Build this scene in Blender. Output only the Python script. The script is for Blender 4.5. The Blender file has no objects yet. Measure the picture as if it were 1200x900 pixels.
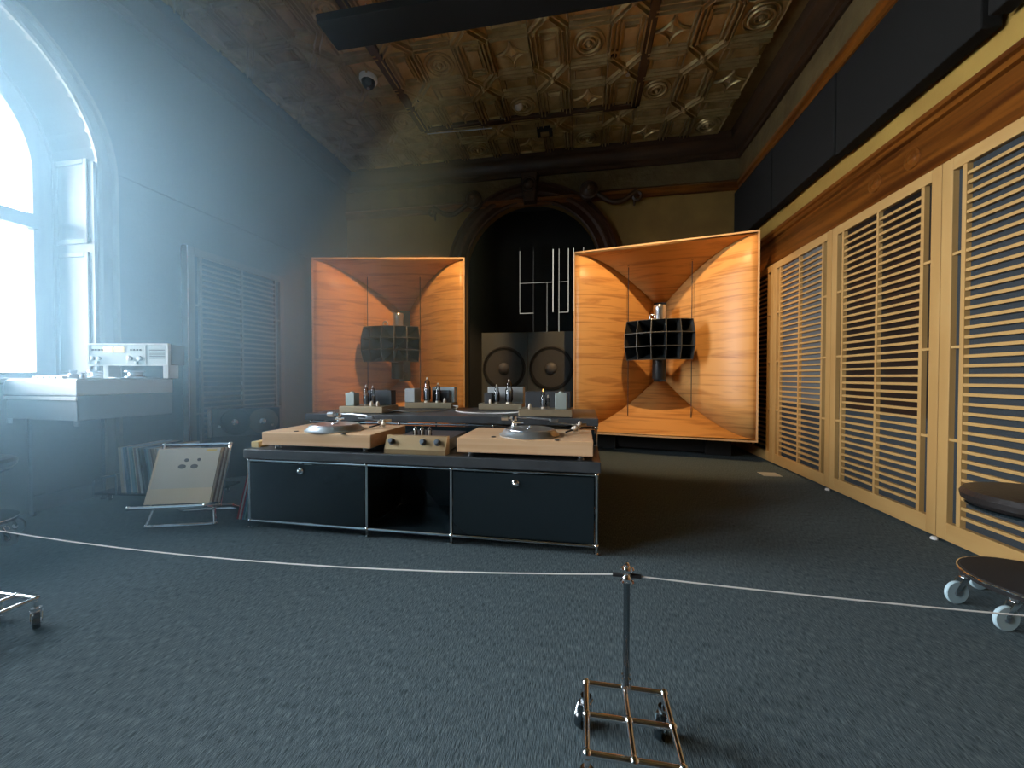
import bpy, math, random
from mathutils import Vector, Matrix
random.seed(7)
S = bpy.context.scene
COL = S.collection
R = math.radians

# ------------------------------------------------------------------ camera, world, lights, exposure
cam = bpy.data.cameras.new('camera'); cam.sensor_width = 36; cam.lens = 455/1200*36; cam.clip_start = .02
co = bpy.data.objects.new('camera', cam); COL.objects.link(co)
co.location = (0, 0, .87)
co.rotation_euler = (R(89.0), 0, R(10.2))
S.camera = co

W = bpy.data.worlds.new('overcast_sky'); S.world = W; W.use_nodes = True
nt = W.node_tree; bg = nt.nodes['Background']
tc = nt.nodes.new('ShaderNodeTexCoord'); sp = nt.nodes.new('ShaderNodeSeparateXYZ'); cr = nt.nodes.new('ShaderNodeValToRGB')
nt.links.new(tc.outputs['Generated'], sp.inputs[0]); nt.links.new(sp.outputs['Z'], cr.inputs[0])
cr.color_ramp.elements[0].color = (.80, .90, 1, 1); cr.color_ramp.elements[1].color = (.62, .80, 1, 1)
nt.links.new(cr.outputs[0], bg.inputs[0]); bg.inputs[1].default_value = 42

def area(name, loc, rot, sx, sy, power=0, color=(1, 1, 1), portal=False):
    l = bpy.data.lights.new(name, 'AREA'); l.shape = 'RECTANGLE'; l.size = sx; l.size_y = sy
    l.energy = power; l.color = color
    if portal: l.cycles.is_portal = True
    o = bpy.data.objects.new(name, l); COL.objects.link(o); o.location = loc; o.rotation_euler = rot
    return o
# openings of the three windows in the left wall guide the daylight
area('window_portal', (-3.93, 1.37, 2.05), (0, R(-90), 0), 2.5, 1.8, portal=True)
area('window_portal', (-3.93, -.78, 2.05), (0, R(-90), 0), 2.5, 1.8, portal=True)

def spot(name, loc, target, power, color, angle, blend=.4, size=.03):
    l = bpy.data.lights.new(name, 'SPOT'); l.energy = power; l.color = color; l.spot_size = R(angle); l.spot_blend = blend
    l.shadow_soft_size = size
    o = bpy.data.objects.new(name, l); COL.objects.link(o); o.location = loc
    o.rotation_euler = (Vector(target)-Vector(loc)).to_track_quat('-Z', 'Y').to_euler()
WARM = (1, .62, .30)
SPOT_R = (.50, 2.975, 3.78); SPOT_L = (-.86, 2.975, 3.78)
spot('spot_light', SPOT_R, (.92, 4.75, 1.2), 380, WARM, 58, .35)
spot('spot_light', SPOT_L, (-2.45, 4.75, 1.2), 400, WARM, 56, .35)

v = S.view_settings; v.view_transform = 'Standard'; v.look = 'None'; v.gamma = 1; v.exposure = 0; v.use_curve_mapping = False
S.cycles.max_bounces = 8; S.cycles.diffuse_bounces = 4; S.cycles.glossy_bounces = 5; S.cycles.transparent_max_bounces = 12
S.cycles.volume_bounces = 1; S.cycles.volume_step_rate = 2;
GLARE = .27   # density of the added glare volume at the window wall
S.cycles.sample_clamp_indirect = 4; S.cycles.caustics_reflective = False; S.cycles.caustics_refractive = False

# ------------------------------------------------------------------ mesh helpers
def frame_of(d):
    d = Vector(d).normalized()
    a = Vector((0, 0, 1)) if abs(d.z) < .9 else Vector((1, 0, 0))
    x = d.cross(a).normalized(); return x, d.cross(x)
class B:
    def __init__(s): s.v = []; s.f = []
    def add(s, vs, fs, M=None):
        n = len(s.v)
        s.v += [tuple(M @ Vector(p)) if M else tuple(p) for p in vs]; s.f += [tuple(i+n for i in f) for f in fs]; return s
    def box(s, x0, y0, z0, x1, y1, z1, M=None):
        return s.add([(x0,y0,z0),(x1,y0,z0),(x1,y1,z0),(x0,y1,z0),(x0,y0,z1),(x1,y0,z1),(x1,y1,z1),(x0,y1,z1)],
                     [(0,3,2,1),(4,5,6,7),(0,1,5,4),(1,2,6,5),(2,3,7,6),(3,0,4,7)], M)
    def cyl(s, p, q, r, n=12, r2=None):
        p = Vector(p); q = Vector(q); r2 = r if r2 is None else r2
        x, y = frame_of(q-p); vs = []
        for c, rr in ((p, r), (q, r2)):
            for i in range(n):
                a = 2*math.pi*i/n; vs.append(c+(x*math.cos(a)+y*math.sin(a))*rr)
        fs = [(i, (i+1) % n, n+(i+1) % n, n+i) for i in range(n)] + [tuple(range(n-1, -1, -1)), tuple(range(n, 2*n))]
        return s.add(vs, fs)
    def tube(s, pts, r, n=8, closed=False):
        pts = [Vector(p) for p in pts]; m = len(pts); vs = []; px = None
        for k, p in enumerate(pts):
            if closed: d = pts[(k+1) % m]-pts[k-1]
            else: d = pts[min(k+1, m-1)]-pts[max(k-1, 0)]
            d.normalize()
            if px is None: x, y = frame_of(d)
            else:
                x = (px-d*px.dot(d)).normalized(); y = d.cross(x)
            px = x
            for i in range(n):
                a = 2*math.pi*i/n; vs.append(p+(x*math.cos(a)+y*math.sin(a))*r)
        fs = [(k*n+i, k*n+(i+1) % n, ((k+1) % m)*n+(i+1) % n, ((k+1) % m)*n+i) for k in range(m if closed else m-1) for i in range(n)]
        if not closed: fs += [tuple(range(n-1, -1, -1)), tuple(range((m-1)*n, m*n))]
        return s.add(vs, fs)
    def lathe(s, prof, c=(0, 0, 0), d=(0, 0, 1), n=24):
        x, y = frame_of(d); d = Vector(d).normalized(); c = Vector(c); vs = []
        for r, h in prof:
            for i in range(n):
                a = 2*math.pi*i/n; vs.append(c+d*h+(x*math.cos(a)+y*math.sin(a))*max(r, 1e-5))
        m = len(prof)
        fs = [(k*n+i, k*n+(i+1) % n, (k+1)*n+(i+1) % n, (k+1)*n+i) for k in range(m-1) for i in range(n)]
        fs += [tuple(range(n-1, -1, -1)), tuple(range((m-1)*n, m*n))]
        return s.add(vs, fs)
    def sph(s, c, r, n=12):
        m = n//2
        return s.lathe([(r*math.sin(math.pi*k/m), -r*math.cos(math.pi*k/m)) for k in range(m+1)], c, (0, 0, 1), n)
    def ring(s, c, d, Rr, r, n=28, m=8):
        x, y = frame_of(d); c = Vector(c)
        return s.tube([c+(x*math.cos(2*math.pi*i/n)+y*math.sin(2*math.pi*i/n))*Rr for i in range(n)], r, m, True)
    def mesh(s, name):
        me = bpy.data.meshes.new(name); me.from_pydata([tuple(p) for p in s.v], [], s.f); me.validate(); me.update(); return me
    def build(s, name, mat, parent=None, loc=(0, 0, 0), rot=(0, 0, 0), smooth=True, bevel=0, solid=0, flip=False, label=None):
        me = s.mesh(name); me.materials.append(mat)
        if flip: me.flip_normals()
        if smooth:
            me.polygons.foreach_set('use_smooth', [True]*len(me.polygons)); me.set_sharp_from_angle(angle=R(35))
        o = bpy.data.objects.new(name, me); COL.objects.link(o); o.location = loc; o.rotation_euler = rot
        if parent: o.parent = parent
        if solid:
            m = o.modifiers.new('thickness', 'SOLIDIFY'); m.thickness = solid; m.offset = 1
        if bevel:
            m = o.modifiers.new('bevel', 'BEVEL'); m.width = bevel; m.segments = 2; m.limit_method = 'ANGLE'; m.angle_limit = R(50)
        if label: o['label'] = label
        return o
def again(o, parent=None, loc=None, rot=None, label=None):
    c = o.copy(); COL.objects.link(c)
    if parent is not None: c.parent = parent
    if loc is not None: c.location = loc
    if rot is not None: c.rotation_euler = rot
    if label: c['label'] = label
    return c
def copy_thing(o, loc, rot=None, label=None):
    r = again(o, None, loc, rot, label)
    def rec(a, b):
        for ch in list(a.children):
            c = again(ch, b); rec(ch, c)
    rec(o, r); return r
def tag(o, label, cat, group=None, kind=None):
    o['label'] = label; o['category'] = cat
    if group: o['group'] = group
    if kind: o['kind'] = kind
    return o
def thing(name, label, cat, loc=(0, 0, 0), rz=0, group=None):
    o = bpy.data.objects.new(name, None); o.empty_display_size = .1; COL.objects.link(o)
    o.location = loc; o.rotation_euler = (0, 0, rz); return tag(o, label, cat, group)
def struct(o, label, cat): return tag(o, label, cat, None, 'structure')

# ------------------------------------------------------------------ materials
def mat(name, col, rough=.5, metal=0, bump=0, bscale=(60, 60, 60), var=0, col2=None, vscale=(5, 5, 5), detail=4, dist=0, coat=0, lo=.35, hi=.65, emit=None, estr=0, spec=None):
    m = bpy.data.materials.new(name); m.use_nodes = True; t = m.node_tree; b = t.nodes['Principled BSDF']
    b.inputs['Base Color'].default_value = (*col, 1); b.inputs['Roughness'].default_value = rough; b.inputs['Metallic'].default_value = metal
    b.inputs['Coat Weight'].default_value = coat
    if spec is not None: b.inputs['Specular IOR Level'].default_value = spec
    if emit: b.inputs['Emission Color'].default_value = (*emit, 1); b.inputs['Emission Strength'].default_value = estr
    tc = t.nodes.new('ShaderNodeTexCoord')
    def noise(sc, det, di):
        mp = t.nodes.new('ShaderNodeMapping'); mp.inputs['Scale'].default_value = sc
        t.links.new(tc.outputs['Object'], mp.inputs[0]); n = t.nodes.new('ShaderNodeTexNoise')
        n.inputs['Scale'].default_value = 1; n.inputs['Detail'].default_value = det; n.inputs['Distortion'].default_value = di
        t.links.new(mp.outputs[0], n.inputs['Vector']); return n
    if col2:
        n = noise(vscale, detail, dist); r = t.nodes.new('ShaderNodeValToRGB')
        r.color_ramp.elements[0].position = lo; r.color_ramp.elements[1].position = hi
        r.color_ramp.elements[0].color = (*col, 1); r.color_ramp.elements[1].color = (*col2, 1)
        t.links.new(n.outputs[0], r.inputs[0]); t.links.new(r.outputs[0], b.inputs['Base Color'])
    if bump:
        n = noise(bscale, 3, 0); bp = t.nodes.new('ShaderNodeBump'); bp.inputs['Strength'].default_value = bump; bp.inputs['Distance'].default_value = .01
        t.links.new(n.outputs[0], bp.inputs['Height']); t.links.new(bp.outputs[0], b.inputs['Normal'])
    return m
CARPET = mat('carpet', (.036, .055, .061), .95, 0, .5, (420, 70, 60), col2=(.125, .165, .178), vscale=(400, 34, 60), detail=6, lo=.36, hi=.66, spec=.15)
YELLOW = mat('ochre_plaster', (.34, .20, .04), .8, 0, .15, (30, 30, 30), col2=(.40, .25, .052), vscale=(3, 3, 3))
OCHRE2 = mat('dim_ochre_plaster', (.20, .12, .028), .8, 0, .15, (30, 30, 30), col2=(.25, .155, .036), vscale=(3, 3, 3))  # darker copy of the ochre, the back wall's dimness put into the colour
OLIVE = mat('aged_olive_plaster', (.05, .045, .03), .85, 0, .2, (30, 30, 30), col2=(.07, .06, .04), vscale=(2, 2, 2))  # darkened, the detail lost under the glare is put into the colour
FRIEZE = mat('frieze_relief_paper', (.11, .075, .03), .6, .2, .8, (22, 22, 22), col2=(.17, .12, .05), vscale=(6, 6, 6), lo=.3, hi=.7)
REDWOOD = mat('dark_red_wood', (.07, .019, .003), .32, 0, .1, (4, 4, 60), col2=(.20, .064, .008), vscale=(2, 1.2, 22), dist=.6)
BROWN = mat('dark_brown_moulding', (.035, .018, .009), .45, 0, .1, (10, 10, 60), col2=(.06, .03, .014), vscale=(3, 3, 20))
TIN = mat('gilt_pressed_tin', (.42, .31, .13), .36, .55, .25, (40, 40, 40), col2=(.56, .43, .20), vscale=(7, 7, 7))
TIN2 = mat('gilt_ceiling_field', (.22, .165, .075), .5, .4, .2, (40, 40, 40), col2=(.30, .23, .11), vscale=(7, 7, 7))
OAK = mat('pale_oak', (.46, .27, .09), .5, 0, .05, (3, 3, 90), col2=(.53, .33, .12), vscale=(6, 6, 1.5), detail=3)
OAKH = mat('pale_oak_slat', (.46, .27, .09), .5, 0, .05, (3, 3, 90), col2=(.53, .33, .12), vscale=(1.5, 6, 8), detail=3)
HORN_S = mat('oiled_plywood_side', (.52, .24, .072), .42, 0, .03, (2, 2, 60), col2=(.76, .41, .135), vscale=(1.3, 1.3, 15), detail=5, dist=1.2, lo=.34, hi=.52)
HORN_T = mat('oiled_plywood_top', (.52, .24, .072), .42, 0, .03, (2, 60, 2), col2=(.76, .41, .135), vscale=(1.3, 15, 1.3), detail=5, dist=1.2, lo=.34, hi=.52)
HORN_E = mat('plywood_edge', (.70, .45, .22), .5)
PLINTH = mat('light_cherry_veneer', (.72, .44, .23), .4, 0, .02, (2, 60, 60), col2=(.80, .53, .30), vscale=(1.5, 14, 40), detail=4, dist=.5)
CHROME = mat('polished_chrome', (.92, .93, .94), .11, 1)
STEEL = mat('brushed_steel', (.62, .65, .68), .28, 1)
ALU = mat('satin_aluminium', (.62, .68, .70), .38, .9)
BLACKL = mat('black_lacquered_steel', (.012, .020, .024), .16, 0, coat=.3)
BLACKM = mat('matt_black', (.012, .013, .014), .6)
BLACKF = mat('black_acoustic_fabric', (.016, .016, .015), .95, 0, .4, (300, 300, 300), spec=.1)
DARKVOID = mat('dark_glass_backing', (.010, .010, .010), .3)
GREYF = mat('charcoal_backing_fabric', (.042, .050, .055), .9, 0, .3, (200, 200, 200), spec=.1)
GREYF2 = mat('grey_backing_fabric', (.14, .15, .15), .8, 0, .3, (200, 200, 200), spec=.1)
SLAB = mat('black_slate_top', (.045, .050, .054), .38, 0, .1, (60, 60, 60), col2=(.065, .072, .076), vscale=(8, 8, 8))
RUBBER = mat('black_rubber', (.015, .015, .015), .7)
LEATHER = mat('black_leather', (.02, .017, .016), .38, 0, .2, (90, 90, 90))
GOLDC = mat('champagne_panel', (.42, .29, .15), .40, .6, .05, (4, 80, 80))
BRASS = mat('champagne_chassis', (.42, .34, .22), .42, .6)
GREENC = mat('grey_green_can', (.40, .47, .44), .45, .3)
TRAFO = mat('dark_grey_transformer', (.06, .065, .07), .5, .2)
PALEM = mat('pale_transformer_cover', (.62, .66, .66), .35, .4)
WHITE = mat('white_paint', (.80, .82, .80), .4)
ANODE = mat('grey_anode', (.30, .33, .36), .4, .4)
CREAM = mat('warm_white_plastic', (.78, .70, .58), .45)
DECKW = mat('machine_white_paint', (.74, .78, .78), .4)
DECKG = mat('machine_grey_paint', (.22, .26, .28), .5)
DECKB = mat('machine_dark_base', (.05, .06, .065), .6)
FACEP = mat('machine_face', (.42, .48, .47), .45, .3)
VU = mat('lit_meter', (.9, .75, .3), .5, emit=(1, .78, .32), estr=.75)
CONE = mat('paper_cone', (.06, .062, .060), .75, 0, .3, (60, 60, 60))
DUST = mat('dust_cap', (.12, .12, .12), .5)
CABG = mat('dark_grey_cabinet', (.085, .095, .09), .6)
HORNG = mat('satin_graphite', (.030, .034, .036), .35, .2)
RIM = mat('worn_graphite_edge', (.10, .10, .09), .45, .3)  # cell rims a little paler than the cells
WHEEL = mat('pale_blue_wheel', (.50, .68, .74), .3, 0, coat=.3)
PAINTW = mat('varnished_window_wood', (.085, .062, .038), .5, 0, .08, (30, 30, 4), col2=(.12, .09, .055), vscale=(14, 14, 2.5), dist=1)
CASE = mat('window_casing_wood', (.12, .085, .05), .35, 0, col2=(.16, .12, .07), vscale=(14, 14, 3))
SLEEVE = [mat('record_sleeve_'+n, c, .55) for n, c in (('cream', (.62, .54, .40)), ('white', (.70, .70, .66)), ('tan', (.45, .30, .17)), ('blue', (.10, .20, .30)),
          ('brown', (.22, .12, .06)), ('grey', (.35, .37, .38)), ('black', (.03, .03, .035)), ('teal', (.25, .42, .45)))]
REDS = mat('red_sleeve', (.42, .03, .05), .5)
KRAFT = mat('kraft_cover', (.66, .52, .33), .6, 0, .05, (40, 40, 40), col2=(.74, .60, .42), vscale=(3, 3, 3))
GREYC = mat('warm_grey_cover', (.55, .48, .37), .6, 0, 0, col2=(.60, .53, .41), vscale=(3, 3, 3))
INK = mat('dark_print', (.08, .06, .045), .7)
ROPE = mat('white_cord', (.75, .75, .70), .7)
AMBER = mat('glowing_amber', (.9, .6, .2), .4, emit=(1, .5, .12), estr=1.5)
GLINT = mat('daylight_behind_shutter', (.8, .8, .7), .6, emit=(1, .95, .80), estr=.8)  # glow stands in for reflected glints in the recess
GROUND = mat('outside_ground', (.5, .5, .48), .9)
BARK = mat('tree_bark', (.12, .10, .09), .9)
def glassmat(name, tint, rough=0, ior=1.45, mixv=None):
    m = bpy.data.materials.new(name); m.use_nodes = True; t = m.node_tree; t.nodes.clear()
    o = t.nodes.new('ShaderNodeOutputMaterial'); mx = t.nodes.new('ShaderNodeMixShader'); tr = t.nodes.new('ShaderNodeBsdfTransparent'); g = t.nodes.new('ShaderNodeBsdfGlossy')
    f = t.nodes.new('ShaderNodeFresnel'); f.inputs[0].default_value = ior; tr.inputs[0].default_value = (*tint, 1); g.inputs['Roughness'].default_value = rough
    t.links.new(f.outputs[0], mx.inputs[0]); t.links.new(tr.outputs[0], mx.inputs[1]); t.links.new(g.outputs[0], mx.inputs[2]); t.links.new(mx.outputs[0], o.inputs[0]); return m
PANE = glassmat('window_glass', (.97, .98, .98)); TUBEG = glassmat('valve_glass', (.93, .95, .96), .05, 1.8)

# ------------------------------------------------------------------ setting: room shell
XL, XR, YB, YF, ZC = -3.48, 1.95, 5.35, -3.2, 3.86
struct(B().box(XL-.02, YF, -.1, XR, 6.45, 0).build('floor', CARPET, smooth=False), 'dark blue-grey streaky carpet floor', 'floor')
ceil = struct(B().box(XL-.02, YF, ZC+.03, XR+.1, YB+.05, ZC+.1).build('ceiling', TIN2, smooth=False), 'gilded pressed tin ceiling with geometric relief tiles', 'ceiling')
struct(B().box(XR, YF, -.1, XR+.1, YB+.1, ZC+.1).build('wall_right', YELLOW, smooth=False), 'ochre yellow right wall behind slatted screens', 'wall')
struct(B().box(XL-.6, YF-.1, -.1, XR+.1, YF, ZC+.1).build('wall_front', OLIVE, smooth=False), 'plain wall behind the viewer', 'wall')

def arch_wall(name, holes, a0, a1, z1, fn, matr, depth, label):
    """holes: (centre, half width, spring z, sill z); fn maps (a, z, d) to 3D, d outwards from the room"""
    b = B(); N = 28
    xs = a0
    for c, hw, zs, sill in holes:
        b.add([fn(xs, 0, 0), fn(c-hw, 0, 0), fn(c-hw, z1, 0), fn(xs, z1, 0)], [(0, 1, 2, 3)])
        if sill > 0:
            b.add([fn(c-hw, 0, 0), fn(c+hw, 0, 0), fn(c+hw, sill, 0), fn(c-hw, sill, 0)], [(0, 1, 2, 3)])
            b.add([fn(c-hw, sill, 0), fn(c+hw, sill, 0), fn(c+hw, sill, depth), fn(c-hw, sill, depth)], [(0, 1, 2, 3)])
        pts = [(c-hw*math.cos(math.pi*i/N), zs+hw*math.sin(math.pi*i/N)) for i in range(N+1)]
        for (p, q) in zip(pts, pts[1:]):
            b.add([fn(*p, 0), fn(*q, 0), fn(q[0], z1, 0), fn(p[0], z1, 0)], [(0, 1, 2, 3)])
        full = [(c-hw, max(sill, 0))]+pts+[(c+hw, max(sill, 0))]
        for (p, q) in zip(full, full[1:]):
            b.add([fn(*p, 0), fn(*q, 0), fn(*q, depth), fn(*p, depth)], [(0, 1, 2, 3)])
        xs = c+hw
    b.add([fn(xs, 0, 0), fn(a1, 0, 0), fn(a1, z1, 0), fn(xs, z1, 0)], [(0, 1, 2, 3)])
    return struct(b.build(name, matr, smooth=False), label, 'wall')
WC, WHW, WZS, WSILL = 1.37, .90, 2.33, .86
WC2 = -.78
fL = lambda a, z, d: (XL-d, a, z)
fB = lambda a, z, d: (a, YB+d, z)
arch_wall('wall_left', [(WC2, WHW, WZS, WSILL), (WC, WHW, WZS, WSILL)], YF, YB+.05, ZC+.05, fL, OLIVE, .5, 'dark olive left wall with the tall arched window')
NC, NHW, NZS = -.70, .93, 2.34
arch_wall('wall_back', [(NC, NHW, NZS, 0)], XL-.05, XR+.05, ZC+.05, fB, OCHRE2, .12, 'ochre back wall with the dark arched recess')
# closed strip outside so that no daylight slips past the wall ends
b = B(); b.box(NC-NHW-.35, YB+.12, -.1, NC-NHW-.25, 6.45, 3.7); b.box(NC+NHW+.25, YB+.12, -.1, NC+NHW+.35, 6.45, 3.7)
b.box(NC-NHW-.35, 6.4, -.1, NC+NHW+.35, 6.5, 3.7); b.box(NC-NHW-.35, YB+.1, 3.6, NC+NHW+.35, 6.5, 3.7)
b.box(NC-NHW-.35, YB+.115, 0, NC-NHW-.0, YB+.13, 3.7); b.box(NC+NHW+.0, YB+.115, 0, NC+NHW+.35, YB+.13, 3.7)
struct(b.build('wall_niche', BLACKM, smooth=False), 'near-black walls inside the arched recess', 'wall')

# ---- mouldings run along the walls
def run(prof, side, name, m, label, y0=YF, y1=YB):
    """prof: list of (distance from wall, z)"""
    b = B(); n = len(prof)
    if side == 'right': ends = [[(XR-d, y0, z) for d, z in prof], [(XR-d, y1, z) for d, z in prof]]
    elif side == 'left': ends = [[(XL+d, y0, z) for d, z in prof], [(XL+d, y1, z) for d, z in prof]]
    else: ends = [[(XL, YB-d, z) for d, z in prof], [(XR, YB-d, z) for d, z in prof]]
    b.add(ends[0]+ends[1], [(i, (i+1) % n, n+(i+1) % n, n+i) for i in range(n)]+[tuple(range(n)), tuple(range(2*n-1, n-1, -1))])
    return struct(b.build(name, m), label, 'moulding')
crown = [(0, 3.62), (.035, 3.62), (.04, 3.66), (.07, 3.67), (.075, 3.72), (.11, 3.78), (.15, 3.80), (.155, 3.84), (.17, 3.885), (0, 3.885)]
rail = [(0, 3.22), (.03, 3.225), (.035, 3.26), (.055, 3.275), (.06, 3.31), (.035, 3.33), (.02, 3.35), (0, 3.355)]
frz = [(0, 3.355), (.012, 3.36), (.012, 3.615), (0, 3.62)]
k = 1
for side, txt in (('right', 'right wall'), ('back', 'back wall'), ('left', 'left wall')):
    run(crown, side, 'trim_%d' % k, BROWN, 'dark brown crown moulding under the ceiling on the '+txt); k += 1
    if side == 'left': continue
    run(rail, side, 'trim_%d' % k, REDWOOD if side != 'left' else OLIVE, 'dark wood picture rail below the frieze on the '+txt); k += 1
    run(frz, side, 'trim_%d' % k, FRIEZE if side != 'left' else OLIVE, 'gilt embossed frieze band on the '+txt); k += 1
# wood wainscot with its cap
wains = [(0, 0), (.018, 0), (.018, 2.28), (.045, 2.285), (.045, 2.315), (.065, 2.322), (.070, 2.345), (.05, 2.36), (.03, 2.375), (0, 2.38)]
run(wains, 'right', 'trim_%d' % k, REDWOOD, 'reddish brown wood wainscot and cap on the right wall'); k += 1
for (ya, yb) in ((YF, WC2-WHW-.11), (WC2+WHW+.11, WC-WHW-.11), (WC+WHW+.11, YB)):
    run([(0, 0), (.018, 0), (.018, 2.395), (0, 2.415)], 'left', 'trim_%d' % k, OLIVE, 'dark wood wainscot on the left wall, stretch %s the window' % ('beyond' if yb == YB else 'before' if k % 2 else 'far before'), ya, yb); k += 1
# added low discs stand in for curved glints on the wainscot wood
for i, (y, z) in enumerate(((3.02, 2.17), (2.72, 2.17))):
    r_ = thing('rail_boss', ['low turned wood boss on the right wainscot, farther from the camera', 'low turned wood boss on the right wainscot, nearer to the camera'][i], 'ornament', (XR-.018, y, z))
    B().lathe([(.060, 0), (.058, -.004), (.050, -.007), (.030, -.004), (.022, -.008), (0, -.009)], (0, 0, 0), (1, 0, 0), 24).build('disc', REDWOOD, r_)

# ---- ceiling tiles: pressed relief, five patterns in a lattice
C = .35; H = C/2
def base(b): b.box(-H+.002, -H+.002, .0, H-.002, H-.002, .03); return b
def bar(b, x0, y0, x1, y1, w, z):
    p = Vector((x0, y0)); q = Vector((x1, y1)); d = (q-p).normalized(); n = Vector((-d.y, d.x))*w/2; n2 = n*.45
    vs = [(*(p+n), 0), (*(q+n), 0), (*(q-n), 0), (*(p-n), 0), (*(p+n2), -z), (*(q+n2), -z), (*(q-n2), -z), (*(p-n2), -z)]
    b.add(vs, [(0, 1, 5, 4), (2, 3, 7, 6), (4, 5, 6, 7), (0, 4, 7, 3), (1, 2, 6, 5)])
tiles = {}
b = base(B())
for sx, sy in ((1, 1), (1, -1)):
    o1 = .016; bar(b, -.155*sx+o1*sx, -.155*sy-o1*sy, .155*sx+o1*sx, .155*sy-o1*sy, .020, .022); bar(b, -.155*sx-o1*sx, -.155*sy+o1*sy, .155*sx-o1*sx, .155*sy+o1*sy, .020, .022)
for a in range(4):
    c, s_ = [(1, 0), (0, 1), (-1, 0), (0, -1)][a]
    bar(b, c*.165-s_*.08, s_*.165+c*.08, c*.165+s_*.08, s_*.165-c*.08, .018, .016)
b.lathe([(.024, 0), (.022, -.036), (.0, -.046)], (0, 0, 0), (0, 0, 1), 10); tiles['cross'] = b
b = base(B())
for rr, z in ((.135, .016), (.095, .022), (.05, .018)): b.ring((0, 0, -z*.4), (0, 0, 1), rr, z*.6, 24, 6)
b.sph((0, 0, -.006), .026, 8)
for a in range(4):
    c, s_ = [(1, 0), (0, 1), (-1, 0), (0, -1)][a]; bar(b, c*.166-s_*.16, s_*.166+c*.16, c*.166+s_*.16, s_*.166-c*.16, .014, .016)
tiles['rosette'] = b
b = base(B())
for a in range(4):
    cx, cy = [(1, 1), (-1, 1), (-1, -1), (1, -1)][a]; pts = []
    a0 = math.atan2(-cy, -cx)
    for i in range(9):
        t = a0+R(-45+90*i/8); pts.append((cx*.15+.150*math.cos(t), cy*.15+.150*math.sin(t), -.006))
    b.tube(pts, .012, 6)
    c, s_ = [(1, 0), (0, 1), (-1, 0), (0, -1)][a]; bar(b, c*.166-s_*.16, s_*.166+c*.16, c*.166+s_*.16, s_*.166-c*.16, .014, .016)
b.add([(.05, 0, 0), (0, .05, 0), (-.05, 0, 0), (0, -.05, 0), (0, 0, -.02)], [(0, 1, 4), (1, 2, 4), (2, 3, 4), (3, 0, 4)]); tiles['star'] = b
b = base(B())
for x in (-.158, -.118, -.082, .082, .118, .158): bar(b, x, -.168, x, .168, .020, .028 if abs(x) > .1 else .018)
bar(b, -.06, -.13, .06, -.13, .014, .016); bar(b, -.06, .13, .06, .13, .014, .016)
b.box(-.05, -.10, -.012, .05, .10, 0); tiles['panel'] = b
tm = {}
for n_, bb in tiles.items():
    bb.v = [(p[0], p[1], p[2]*1.5 if p[2] < 0 else p[2]) for p in bb.v]   # deep pressed relief
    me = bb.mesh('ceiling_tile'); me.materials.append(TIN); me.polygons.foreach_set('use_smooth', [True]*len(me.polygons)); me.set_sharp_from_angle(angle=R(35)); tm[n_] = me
for i in range(-12, 2):
    for j in range(-9, 4):
        x, y = 1.105+C*i, 3.93+C*j
        io, jo = i % 2, j % 2
        rz = 0
        if not io and not jo: key = 'cross'
        elif io and jo: key = 'rosette' if (((i-1)//2+(j+1)//2) % 2 == 0) else 'star'
        else:
            key = 'panel'; rz = 0 if jo else math.pi/2
        o = bpy.data.objects.new('ceiling_tile', tm[key]); COL.objects.link(o); o.location = (x, y, ZC); o.rotation_euler = (0, 0, rz); o.parent = ceil
# dark raised strips stand in for the shadowy step round the middle field
for (x0, y0, x1, y1), lab in (((-1.92, .9, -1.83, 4.50), 'dark ceiling rib left of the middle tin field'), ((.53, .9, .61, 4.50), 'dark ceiling rib right of the middle tin field'),
                              ((-1.92, 4.42, .61, 4.50), 'dark ceiling rib at the far end of the middle tin field')):
    struct(B().box(x0, y0, ZC-.035, x1, y1, ZC+.03).build('trim_%d' % k, BROWN, smooth=False, bevel=.008), lab, 'moulding'); k += 1

# ---- arched casing round the back recess, keystone and scroll ornaments
def arch_ring(prof, c, hw, zs, z0, fn, N=40):
    """prof: (radial distance outside the opening edge, height from wall)"""
    b = B(); path = [(c-hw, z0, -1, 0)]+[(c-hw*math.cos(math.pi*i/N), zs+hw*math.sin(math.pi*i/N), -math.cos(math.pi*i/N), math.sin(math.pi*i/N)) for i in range(N+1)]+[(c+hw, z0, 1, 0)]
    n = len(prof); vs = []
    for (a, z, da, dz) in path:
        for r, h in prof: vs.append(fn(a+da*r, z+dz*r, -h))
    fs = [(k*n+i, k*n+i+1, (k+1)*n+i+1, (k+1)*n+i) for k in range(len(path)-1) for i in range(n-1)]
    b.add(vs, fs); return b
prof = [(0, -.02), (0, .03), (.02, .045), (.05, .03), (.10, .03), (.13, .055), (.16, .055), (.17, .03), (.21, .03), (.225, .07), (.25, .07), (.26, 0)]
struct(arch_ring(prof, NC, NHW, NZS, 0, fB).build('trim_%d' % k, mat('darkened_arch_wood', (.05, .018, .008), .4, 0, .1, (4, 4, 60))), 'moulded red wood arch around the dark recess', 'moulding'); k += 1
kt = thing('keystone', 'carved dark keystone at the top of the arch', 'ornament', (NC, YB-.05, 3.42))
b = B(); b.add([(-.09, 0, -.2), (.09, 0, -.2), (.13, 0, .2), (-.13, 0, .2), (-.07, -.10, -.18), (.07, -.10, -.18), (.11, -.14, .18), (-.11, -.14, .18)],
    [(3, 2, 1, 0), (4, 5, 6, 7), (0, 1, 5, 4), (1, 2, 6, 5), (2, 3, 7, 6), (3, 0, 4, 7)]); b.build('block', BROWN, kt, bevel=.01)
b = B(); b.sph((0, -.13, .02), .07, 14); b.ring((0, -.13, .02), (0, 1, 0), .085, .016, 20, 6); b.build('rosette', BROWN, kt)
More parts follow.
